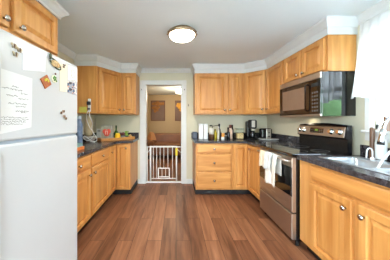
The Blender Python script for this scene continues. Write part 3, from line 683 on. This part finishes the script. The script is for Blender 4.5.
# ---------------------------------------------------------------- baby gate
GW = mat('gate_white', (232, 232, 228), .4, vary=.02)
t = thing('safety_gate', 'white metal pet gate with a small pet door across the doorway', 'gate', (-.247, 3.84, 0))
gy = 3.85
def bar(m, x0, z0, x1, z1, r=.008): m.tube([(x0, gy, z0), (x1, gy, z1)], r, 8)
m = MB(); X = lambda p: (p-176)*gy/190
bar(m, X(147.3), .015, X(147.3), .72, .011); bar(m, X(181.5), .015, X(181.5), .72, .011); m.box(X(146.3), gy-.018, 0, X(182.2), gy+.018, .03, .004)
m.build('outer_frame', GW, t)
m = MB(); bar(m, X(150.5), .03, X(150.5), .735, .018); bar(m, X(176.5), .03, X(176.5), .735, .016)
m.box(X(149.6), gy-.014, .715, X(177.3), gy+.014, .745, .005); bar(m, X(150.5), .085, X(176.5), .085, .012)
m.box(X(147), gy-.01, .715, X(149.6), gy+.01, .735, .003); m.box(X(177.3), gy-.01, .715, X(181.8), gy+.01, .735, .003)
gd = m.build('gate_frame', GW, t)
for p in (153.3, 156.6, 172.5):
    mm = MB(); mm.tube([(X(p), gy, .085), (X(p), gy, .72)], .0065, 8); mm.build('bar', GW, t)
for p in (160.1, 163.8, 167.9):
    mm = MB(); mm.tube([(X(p), gy, .30), (X(p), gy, .72)], .0065, 8); mm.build('bar', GW, t)
pd = MB(); 
for a in (158.3, 169.3): pd.box(X(a)-.011, gy-.012, .085, X(a)+.011, gy+.012, .30, .003)
for z in (.285, .11): pd.box(X(158.3), gy-.012, z, X(169.3), gy+.012, z+.02, .003)
pd = pd.build('pet_door', GW, t)
for p in (162, 165.6): mm = MB(); mm.tube([(X(p), gy, .12), (X(p), gy, .29)], .0055, 8); mm.build('bar', GW, pd)
m = MB(); bar(m, X(147.3), .60, X(150.3), .68, .006); bar(m, X(181.5), .60, X(177), .68, .006); m.build('brace', GW, t)
MB().box(X(175.4), gy-.021, .55, X(177.6), gy-.0165, .71, .001).build('yellow_sticker', mat('yellow_sticker', (222, 200, 40), .5), t)
# small brackets on the casing
for x, q in ((DX0-.07, 'left'), (DX1+.05, 'right')):
    o = thing('wall_hook', 'tiny dark hook high on the %s side of the doorway casing' % q, 'hook', (x, YB-.03, 1.87), 'doorway hooks')
    MB().cyl((x, YB-.025, 1.87), .008, .006, 10, 'y').build('plate', MBLACK, o)
    MB().tube([(x, YB-.025, 1.87), (x, YB-.045, 1.865), (x, YB-.05, 1.885)], .004, 6).build('prong', MBLACK, o)
t = thing('light_switch', 'small dark switch on the cream wall between doorway and upper cabinets', 'switch', (.25, YB, 1.55))
MB().box(.235, YB-.006, 1.53, .262, YB, 1.60, .002).build('plate', mat('ivory_plate', (196, 190, 168), .5), t)
MB().box(.243, YB-.012, 1.55, .254, YB-.006, 1.58, .001).build('toggle', MBLACK, t)

# ---------------------------------------------------------------- room beyond: sofa, pictures
def leafpic(x, z, wd, ht, label, leafc, bgc, off):
    t = thing('framed_picture', label, 'picture', (x, 7.48, z), 'autumn leaf pictures')
    m = MB(); y = 7.5; f = .035
    m.box(x-wd/2, y-.03, z-ht/2, x-wd/2+f, y-.002, z+ht/2, .004); m.box(x+wd/2-f, y-.03, z-ht/2, x+wd/2, y-.002, z+ht/2, .004)
    m.box(x-wd/2+f, y-.03, z-ht/2, x+wd/2-f, y-.002, z-ht/2+f, .004); m.box(x-wd/2+f, y-.03, z+ht/2-f, x+wd/2-f, y-.002, z+ht/2, .004)
    m.build('frame', MAPLED, t)
    MB().box(x-wd/2+f, y-.012, z-ht/2+f, x+wd/2-f, y-.004, z+ht/2-f).build('print', mat('print_'+str(off), bgc, .6, vary=.15, scale=4), t)
    m = MB()
    for k, (dx, dz, r) in enumerate(off if isinstance(off, list) else []): m.ico((x+dx, y-.014, z+dz), r, 2, (1, .04, .7+.3*(k % 2)), .08)
    m.build('leaves', leafc, t)
leafpic(-.71, 1.655, .56, .80, 'framed print of brown autumn leaves on the far wall, left one', mat('ochre_leaf', (158, 104, 44), .6, vary=.4, scale=9), (122, 98, 84),
        [(-.15, .27, .1), (-.02, .28, .1), (.1, .27, .09), (.19, .28, .07), (-.17, .12, .09), (-.08, .08, .1), (.0, .13, .08), (-.12, -.02, .06), (-.03, .02, .06)])
leafpic(.24, 1.655, .56, .80, 'framed print of a bright golden leaf on the far wall, right one', mat('gold_leaf', (232, 168, 50), .6, vary=.2, scale=9), (116, 88, 74),
        [(-.15, .20, .1), (-.04, .23, .1), (-.08, .12, .1), (.03, .15, .1), (-.05, .02, .07), (.08, .24, .07), (-.16, .28, .05)])
SOFA = mat('brown_leather', (128, 84, 54), .45, vary=.12, scale=5)
t = thing('sofa', 'brown leather sofa along the far wall beyond the gate', 'sofa', (0, 6.7, 0))
MB().box(-.95, 6.85, .12, 1.3, 7.15, .80, .05).build('backrest', SOFA, t)
MB().box(-.95, 6.2, .12, 1.3, 6.85, .40, .04).build('base', SOFA, t)
for a, b_ in ((-.72, .15), (.16, 1.06)): MB().box(a, 6.18, .402, b_, 6.84, .50, .04).build('cushion', SOFA, t)
for a, b_ in ((-.95, -.74), (1.08, 1.3)): MB().box(a, 6.18, .12, b_, 6.86, .60, .05).build('armrest', SOFA, t)
for a in (-.9, 1.24):
    for y in (6.26, 7.08): MB().cyl((a, y, 0), .025, .125, 10).build('leg', MBLACK, t)
b = MB(); b.lathe((-.84, 6.5, .603), [(.17, 0), (.13, .13), (.075, .25), (.02, .27)], 4, 'z', False, 1, .5)
tag(b.build('throw_pillow', mat('tan_cloth', (186, 134, 90), .9)), 'tan pointed throw pillow on the left arm of the brown sofa', 'pillow')

# ---------------------------------------------------------------- back right countertop
CT = .9185
def X_(p, Y): return (p-176)*Y/190
t = thing('storage_box', 'small blue-grey box at the counter end beside the doorway', 'box', (.37, 3.7, CT))
MB().box(.325, 3.66, CT, .405, 3.75, CT+.105, .006).build('box', mat('slate_blue', (96, 106, 124), .6, vary=.1), t)
MB().box(.321, 3.656, CT+.105, .409, 3.754, CT+.12, .004).build('lid', mat('slate_lid', (80, 90, 106), .6), t)
for x, q in ((.455, 'left'), (.542, 'right')):
    t = thing('canister', 'tall square white canister on the back counter, %s one of the two' % q, 'canister', (x, 3.5, CT), 'white canisters')
    MB().box(x-.039, 3.46, CT, x+.039, 3.54, CT+.262, .008).build('body', WPL, t)
    MB().box(x-.040, 3.459, CT+.262, x+.040, 3.541, CT+.28, .006).build('lid', WPL, t)
t = thing('utensil_crock', 'wooden-based white crock holding a black ladle on the back counter', 'utensil holder', (.66, 3.5, CT))
MB().lathe((.655, 3.5, CT), [(.05, 0), (.052, .06), (.05, .09)], 20).build('base', mat('dark_wood_holder', (92, 60, 34), .5, vary=.2), t)
MB().lathe((.655, 3.5, CT+.09), [(.044, 0), (.046, .08), (.04, .105), (.03, .11)], 20).build('crock', mat('crock_white', (226, 222, 210), .4), t)
t2 = thing('ladle', 'black ladle leaning out of the white crock', 'ladle', (.66, 3.5, CT+.2))
MB().tube([(.665, 3.5, CT+.201), (.675, 3.5, CT+.235), (.73, 3.5, CT+.245), (.78, 3.5, CT+.25)], .006, 8).build('handle', MBLACK, t2)
MB().ico((.645, 3.5, CT+.245), .03, 2, (1, .8, .45)).build('bowl', MBLACK, t2)
def bottle(name, label, cat, x, y, r, h, m, neck=.4, capm=None, caph=.03, group=None, shoulder=.72):
    t = thing(name, label, cat, (x, y, CT), group)
    MB().lathe((x, y, CT), [(r*.92, 0), (r, .006), (r, h*shoulder), (r*.8, h*(shoulder+.07)), (r*neck, h*(shoulder+.14)), (r*neck, h)], 18).build('glass', m, t)
    MB().cyl((x, y, CT+h), r*neck*1.15, caph, 14).build('cap', capm or MBLACK, t)
    return t
G = 'bottles and jars on the back counter'
bottle('oil_bottle', 'yellow-green oil bottle between the crock and the tall dark bottle', 'bottle', .737, 3.56, .034, .15, mat('olive_oil', (176, 160, 44), .2, vary=.1), .5, mat('olive_cap', (120, 110, 40), .5), .03, G)
bottle('pepper_mill', 'tall dark grey mill with silver neck on the back counter', 'mill', .815, 3.58, .026, .23, mat('dark_metal', (70, 66, 64), .3, .7), .6, MBLACK, .05, G)
bottle('oil_bottle', 'pale slim bottle in front of the dark mill on the back counter', 'bottle', .772, 3.47, .018, .21, mat('pale_bottle', (206, 200, 180), .3), .6, WPL, .02, G)
bottle('spice_jar', 'squat orange jar with grey lid beside the dark mill', 'jar', .868, 3.5, .03, .11, mat('turmeric', (226, 156, 62), .4, vary=.1), .85, mat('grey_lid', (190, 186, 170), .4), .02, G, .85)
bottle('black_bottle', 'black rounded bottle left of the white and brown bottle', 'bottle', .962, 3.5, .034, .185, BLACK, .45, MBLACK, .03, G, .62)
bottle('syrup_bottle', 'white bottle with dark brown cap, tallest beside the glass canister', 'bottle', 1.02, 3.56, .036, .20, mat('blush_label', (216, 186, 164), .5, vary=.15, scale=18), .6, mat('brown_cap', (86, 36, 24), .4), .06, G, .8)
bottle('sauce_bottle', 'thin black bottle directly right of the white bottle with dark brown cap', 'bottle', 1.075, 3.62, .022, .23, mat('soy_dark', (34, 26, 22), .2), .5, MBLACK, .03, G)
bottle('spice_jar', 'small low dark jar left of the black bottle', 'jar', .905, 3.47, .022, .06, mat('dark_jar', (50, 46, 40), .3), .9, STEEL, .012, G, .86)
bottle('spice_jar', 'tiny white round jar in front of the orange jar', 'jar', .835, 3.40, .03, .035, WPL, .9, WPL, .01, G, .86)
bottle('spice_jar', 'small black jar between glass canister and coffee maker', 'jar', 1.272, 3.58, .026, .10, BLACK, .9, MBLACK, .015, G, .86)
t = thing('glass_canister', 'square clear glass canister of tan dry goods on the back counter', 'canister', (1.18, 3.52, CT))
MB().box(1.115, 3.465, CT, 1.245, 3.575, CT+.175, .012).build('glass', JARGLASS, t)
MB().box(1.122, 3.472, CT+.008, 1.238, 3.568, CT+.11, .01).build('contents', mat('dry_pasta', (206, 176, 128), .8, vary=.3, scale=40), t)
MB().box(1.112, 3.462, CT+.175, 1.248, 3.578, CT+.195, .005).build('lid', mat('sage_lid', (140, 150, 130), .4), t)

# coffee maker
t = thing('coffee_maker', 'tall black single-serve coffee maker with silver front by the corner', 'coffee maker', (1.37, 3.5, CT))
cx, cy = 1.385, 3.50
MB().box(cx-.085, cy-.11, CT, cx+.075, cy+.12, CT+.03, .012).build('base', BLACK, t)
MB().box(cx-.075, cy, CT+.03, cx+.075, cy+.12, CT+.33, .025).build('water_tank', BLACK, t)
MB().box(cx-.075, cy-.10, CT+.19, cx+.075, cy, CT+.355, .03).build('brew_head', MBLACK, t)
MB().box(cx-.03, cy-.108, CT+.22, cx+.03, cy-.098, CT+.34, .004).build('silver_front', STEEL, t)
MB().box(cx-.028, cy-.111, CT+.155, cx+.028, cy-.06, CT+.19, .004).build('spout', STEEL, t)
MB().lathe((cx, cy-.055, CT+.03), [(.042, 0), (.045, .03), (.045, .10), (.04, .105)], 18).build('mug', BLACK, t)
# toaster on tray
t = thing('tray', 'round silvery tray under the toaster in the counter corner', 'tray', (1.62, 3.42, CT))
MB().lathe((1.62, 3.33, CT), [(.12, 0), (.15, .008), (.163, .02), (.16, .022), (.145, .012), (.02, .008)], 32).build('dish', mat('pale_pewter', (206, 208, 208), .3, .2), t)
MB().lathe((1.62, 3.33, CT), [(.11, 0), (.11, .004)], 32).build('foot_ring', CHROME, t)
t = thing('toaster', 'black toaster with steel end on the round tray', 'toaster', (1.6, 3.36, CT+.01))
MB().box(1.49, 3.30, CT+.022, 1.68, 3.43, CT+.20, .025).build('body', BLACK, t)
e_ = MB().box(1.565, 3.283, CT+.026, 1.645, 3.30, CT+.195, .006).build('end_panel', STEEL, t)
MB().box(1.60, 3.272, CT+.12, 1.612, 3.285, CT+.14, .002).build('lever', MBLACK, e_)
MB().cyl((1.606, 3.272, CT+.065), .012, .012, 12, 'y').build('dial', MBLACK, e_)
m = MB(); m.box(1.51, 3.33, CT+.1995, 1.66, 3.35, CT+.202); m.box(1.51, 3.38, CT+.1995, 1.66, 3.40, CT+.202); m.build('slots', MBLACK, t)

# ---------------------------------------------------------------- left counter clutter
t = thing('tray', 'long wooden tray along the left counter corner holding jars and fruit', 'tray', (-1.1, 3.4, CT))
MT_ = Matrix.Translation((-1.045, 3.35, 0)) @ Matrix.Rotation(.767, 4, 'Z')
MB(MT_).box(-.31, -.10, CT, .31, .10, CT+.012, .003).build('board', TRAYW, t)
m = MB(MT_)
m.box(-.31, -.10, CT+.012, .31, -.09, CT+.045, .003); m.box(-.31, .09, CT+.012, .31, .10, CT+.045, .003); m.box(-.31, -.09, CT+.012, -.30, .09, CT+.045, .003); m.box(.30, -.09, CT+.012, .31, .09, CT+.045, .003)
m.build('tray_rim', TRAYW, t)
TZ = CT+.0125
def onT(u, v): p = MT_ @ Vector((u, v, 0)); return p.x, p.y
x, y = onT(-.175, .0)
t = thing('gift_box', 'grey and white block with a red heart on its front, on the wooden tray', 'box', (x, y, TZ))
MB().box(x-.092, y-.03, TZ, x+.092, y+.03, TZ+.245, .006).build('block', mat('grey_white_card', (160, 158, 146), .5, vary=.35, scale=20), t)
m = MB(); m.ico((x-.026, y-.031, TZ+.145), .042, 2, (1, .12, 1)); m.ico((x+.034, y-.031, TZ+.145), .042, 2, (1, .12, 1)); m.ico((x+.004, y-.031, TZ+.11), .05, 2, (1, .12, 1)); m.build('heart', mat('coral_red', (222, 84, 64), .5), t)
m = MB(); m.box(x-.018, y-.040, TZ+.09, x-.006, y-.0375, TZ+.155, .001).box(x-.006, y-.040, TZ+.143, x+.014, y-.0375, TZ+.155, .001).box(x+.014, y-.040, TZ+.09, x+.026, y-.0375, TZ+.155, .001).build('heart_marking', mat('pink_paper', (240, 200, 186), .6), t)
def bottle2(name, label, cat, x, y, z, r, h, m, neck, capm, caph, group=None, sh=.6):
    t = thing(name, label, cat, (x, y, z), group)
    MB().lathe((x, y, z), [(r*.92, 0), (r, .006), (r, h*sh), (r*.8, h*(sh+.08)), (r*neck, h*(sh+.18)), (r*neck, h)], 18).build('glass', m, t)
    MB().cyl((x, y, z+h), r*neck*1.15, caph, 12).build('cap', capm, t); return t
bottle2('wine_bottle', 'dark green glass bottle standing on the wooden tray', 'bottle', *onT(.015, .05), TZ, .034, .20, mat('green_glass', (58, 96, 42), .12, vary=.2), .4, mat('foil_green', (36, 66, 32), .4), .04, 'bottles on the wooden tray')
bottle2('glass_bottle', 'clear bottle with silvery cap behind the heart block', 'bottle', *onT(-.06, .055), TZ, .024, .21, mat('clearish', (190, 190, 178), .2), .5, STEEL, .03, 'bottles on the wooden tray')
x, y = onT(.0, -.035)
t = thing('mustard_jar', 'bright yellow squat jar at the front of the wooden tray', 'jar', (x, y, TZ))
MB().lathe((x, y, TZ), [(.042, 0), (.048, .015), (.048, .07), (.038, .09)], 18).build('jar', mat('mustard', (240, 190, 22), .4, vary=.08), t)
MB().cyl((x, y, TZ+.09), .036, .018, 16).build('lid', mat('mustard_lid', (240, 200, 60), .4), t)
x, y = onT(.10, -.01)
t = thing('fruit_bowl', 'grey glazed bowl of dark plums on the wooden tray', 'bowl', (x, y, TZ))
MB().lathe((x, y, TZ), [(.035, 0), (.038, .004), (.052, .03), (.058, .07), (.054, .07), (.055, .035), (.02, .012)], 24).build('dish', mat('grey_glaze', (140, 146, 146), .3, vary=.2, scale=20), t)
MB().lathe((x, y, TZ+.055), [(.0545, 0), (.059, .004), (.059, .012), (.057, .014)], 24).build('painted_band', mat('dark_band', (60, 62, 60), .4), t)
for k, q in enumerate(('leftmost', 'nearest the yellow jar side front', 'rightmost')):
    a = PI+k*PI*.66; px_, py_ = x+.031*math.cos(a), y+.031*math.sin(a); zc = TZ+.088
    o = thing('plum', 'dark red plum in the grey bowl, the %s of three' % ('left', 'front', 'right')[k], 'plum', (px_, py_, zc-.03), 'plums on the tray')
    MB().ico((px_, py_, zc), .029, 3, (1, 1, .95)).build('fruit', mat('plum_skin', (92, 38, 42), .35, vary=.3), o)
    MB().tube([(px_, py_, zc+.026), (px_+.004, py_, zc+.042)], .002, 6).build('stem', MAPLED, o)
x, y = onT(.190, .0)
t = thing('potted_herb', 'small green herb in a dark cup on the wooden tray', 'herb', (x, y, TZ))
m = MB()
for k in range(26):
    a = random.uniform(0, 6.28); rr = random.uniform(.0, .032); m.ico((x+rr*math.cos(a)*1.2, y+rr*.6*math.sin(a), TZ+.06+random.uniform(-.005, .07)), .017, 1, (1.3, .7, .6), .2, False)
m.build('leaves', mat('herb', (134, 172, 78), .7, vary=.4, scale=60), t)
MB().lathe((x, y, TZ), [(.03, 0), (.038, .05), (.035, .05), (.03, .04)], 16).build('cup', mat('dark_cup', (70, 74, 70), .5), t)
x, y = onT(.266, -.0)
t = thing('bread_roll', 'tan bread roll at the tray end nearest the doorway', 'bread', (x, y, TZ))
MB().ico((x, y, TZ+.033), .034, 3, (1.0, 1.5, .95), .015).build('crust', mat('crust', (196, 152, 96), .8, vary=.2, scale=30), t)
MB().tube([(x-.006, y-.04, TZ+.062), (x, y, TZ+.066), (x+.006, y+.04, TZ+.062)], .004, 6).build('score_line', mat('crumb', (226, 200, 152), .9), t)

# napkin box, cords, power strip, sticky note, books, bag at left
t = thing('paper_box', 'plain white upright box against the left corner backsplash', 'box', (-1.34, 3.36, CT))
MB().box(-1.39, 3.32, CT, -1.295, 3.40, CT+.195, .006).build('box', PAPER, t)
MB().box(-1.37, 3.3185, CT+.15, -1.32, 3.3205, CT+.165, .0005).build('slot', INK, t)
t = thing('power_strip', 'white power strip with dark sockets mounted on the cabinet end panel', 'power strip', (-1.37, 2.98, 1.5))
px = X_(89.3, 2.98)
MB().box(px-.022, 2.972, 1.395, px+.022, 2.999, 1.60, .008).build('strip', WPL, t)
MB().box(px-.028, 2.945, 1.50, px+.028, 2.972, 1.555, .005).build('black_plug', mat('navy_plug', (40, 46, 60), .5), t)
MB().box(px-.02, 2.95, 1.425, px+.02, 2.972, 1.455, .004).build('grey_plug', mat('grey_plug', (92, 92, 96), .5), t)
cpts = [(px, 2.975, 1.40), (px+.012, 2.97, 1.33), (px+.05, 2.98, 1.22), (px+.03, 3.0, 1.12), (px+.07, 3.0, 1.04), (px+.11, 3.0, .97), (px+.09, 3.0, .93), (px, 3.0, .926)]
def smooth(P, n=6):
    P = [Vector(p) for p in P]; out = []
    for i in range(len(P)-1):
        a, b, c, d = P[max(i-1, 0)], P[i], P[i+1], P[min(i+2, len(P)-1)]
        for k in range(n):
            t_ = k/n; out.append(.5*((2*b)+(c-a)*t_+(2*a-5*b+4*c-d)*t_**2+(3*b-a-3*c+d)*t_**3))
    return out+[P[-1]]
MB().tube(smooth(cpts), .006, 8).build('cord', WPL, t)
t = thing('charging_cable', 'loose white cable looping down from under the power strip', 'cable', (px, 2.96, .93))
MB().tube(smooth([(px-.015, 2.955, 1.40), (px-.03, 2.95, 1.3), (px+.02, 2.94, 1.16), (px+.085, 2.94, 1.05), (px+.02, 2.94, .95), (px-.06, 2.93, .975), (px-.05, 2.93, 1.02), (px+.03, 2.93, .96), (px+.09, 2.93, .926)]), .0055, 8).build('wire', WPL, t)
MB().box(px+.075, 2.92, .9195, px+.11, 2.94, .934, .002).build('plug', WPL, t)
nx = X_(83.5, 2.998)
o = MB().box(nx-.065, 2.9945, 1.385, nx+.05, 2.999, 1.475).build('sticky_note', mat('sticky_yellow', (206, 200, 96), .8))
tag(o, 'yellow-green sticky note on the cabinet end panel beside the power strip', 'note')
# hanging pouch
t = thing('hanging_pouch', 'beige cloth pouch hanging beneath the left corner cabinet', 'pouch', (-1.34, 3.05, 1.1))
bx, by = X_(88.5, 3.1), 3.10
m = MB(); m.lathe((bx, by, 1.0), [(.015, 0), (.06, .02), (.075, .08), (.06, .18), (.035, .27), (.02, .33), (.012, .366)], 16, 'z', True, 1, .55); m.build('cloth', mat('beige_cloth', (182, 168, 140), .95, vary=.15, scale=14), t)
MB().tube([(bx-.02, by-.02, 1.345), (bx, by-.03, 1.355), (bx+.02, by-.02, 1.345)], .006, 6).build('drawstring', MAPLED, t)
t = thing('bowl', 'pale grey round bowl on the left counter below the pouch', 'bowl', (-1.33, 3.04, CT))
MB().lathe((bx+.015, 3.12, CT), [(.05, 0), (.055, .006), (.10, .05), (.115, .075), (.111, .077), (.095, .052), (.045, .012)], 26).build('dish', mat('stone_glaze', (176, 170, 160), .4, vary=.1), t)
MB().lathe((bx+.015, 3.12, CT), [(.06, 0), (.06, .004)], 26).build('foot', mat('dark_glaze', (70, 66, 62), .5), t)
t = thing('water_bottle', 'tall blue bottle partly hidden behind the fridge edge', 'bottle', (-1.45, 2.8, CT))
qx = X_(79.3, 2.8)
MB().lathe((qx, 2.8, CT), [(.044, 0), (.046, .01), (.046, .28), (.032, .33), (.028, .36)], 20).build('bottle', mat('blue_print', (104, 126, 158), .35, vary=.35, scale=18), t)
MB().cyl((qx, 2.8, CT+.36), .03, .045, 16).build('lid', mat('pale_blue_lid', (170, 190, 206), .4), t)
bk0 = X_(79, 2.25)
for i, (c, h, q) in enumerate((((214, 120, 52), .032, 'orange book lying at the bottom of the stack by the fridge'), ((108, 150, 154), .040, 'teal book lying on the orange book by the fridge'))):
    z = CT+sum((.032, .040)[:i])+.0004*i
    o = thing('book', q, 'book', (-1.18, 2.3, z), 'books by the fridge')
    MB().box(-1.34, 2.08, z, -1.09-i*.02, 2.26, z+.003, .0005).box(-1.34, 2.08, z+h-.004, -1.09-i*.02, 2.26, z+h, .0005).box(-1.093-i*.02, 2.08, z+.003, -1.09-i*.02, 2.26, z+h-.004).build('cover', mat('book_'+str(i), c, .6), o)
    MB().box(-1.335, 2.083, z+.003, -1.094-i*.02, 2.257, z+h-.004).build('pages', PAPER, o)
for o in list(bpy.data.objects):
    if '_o' in o: del o['_o']
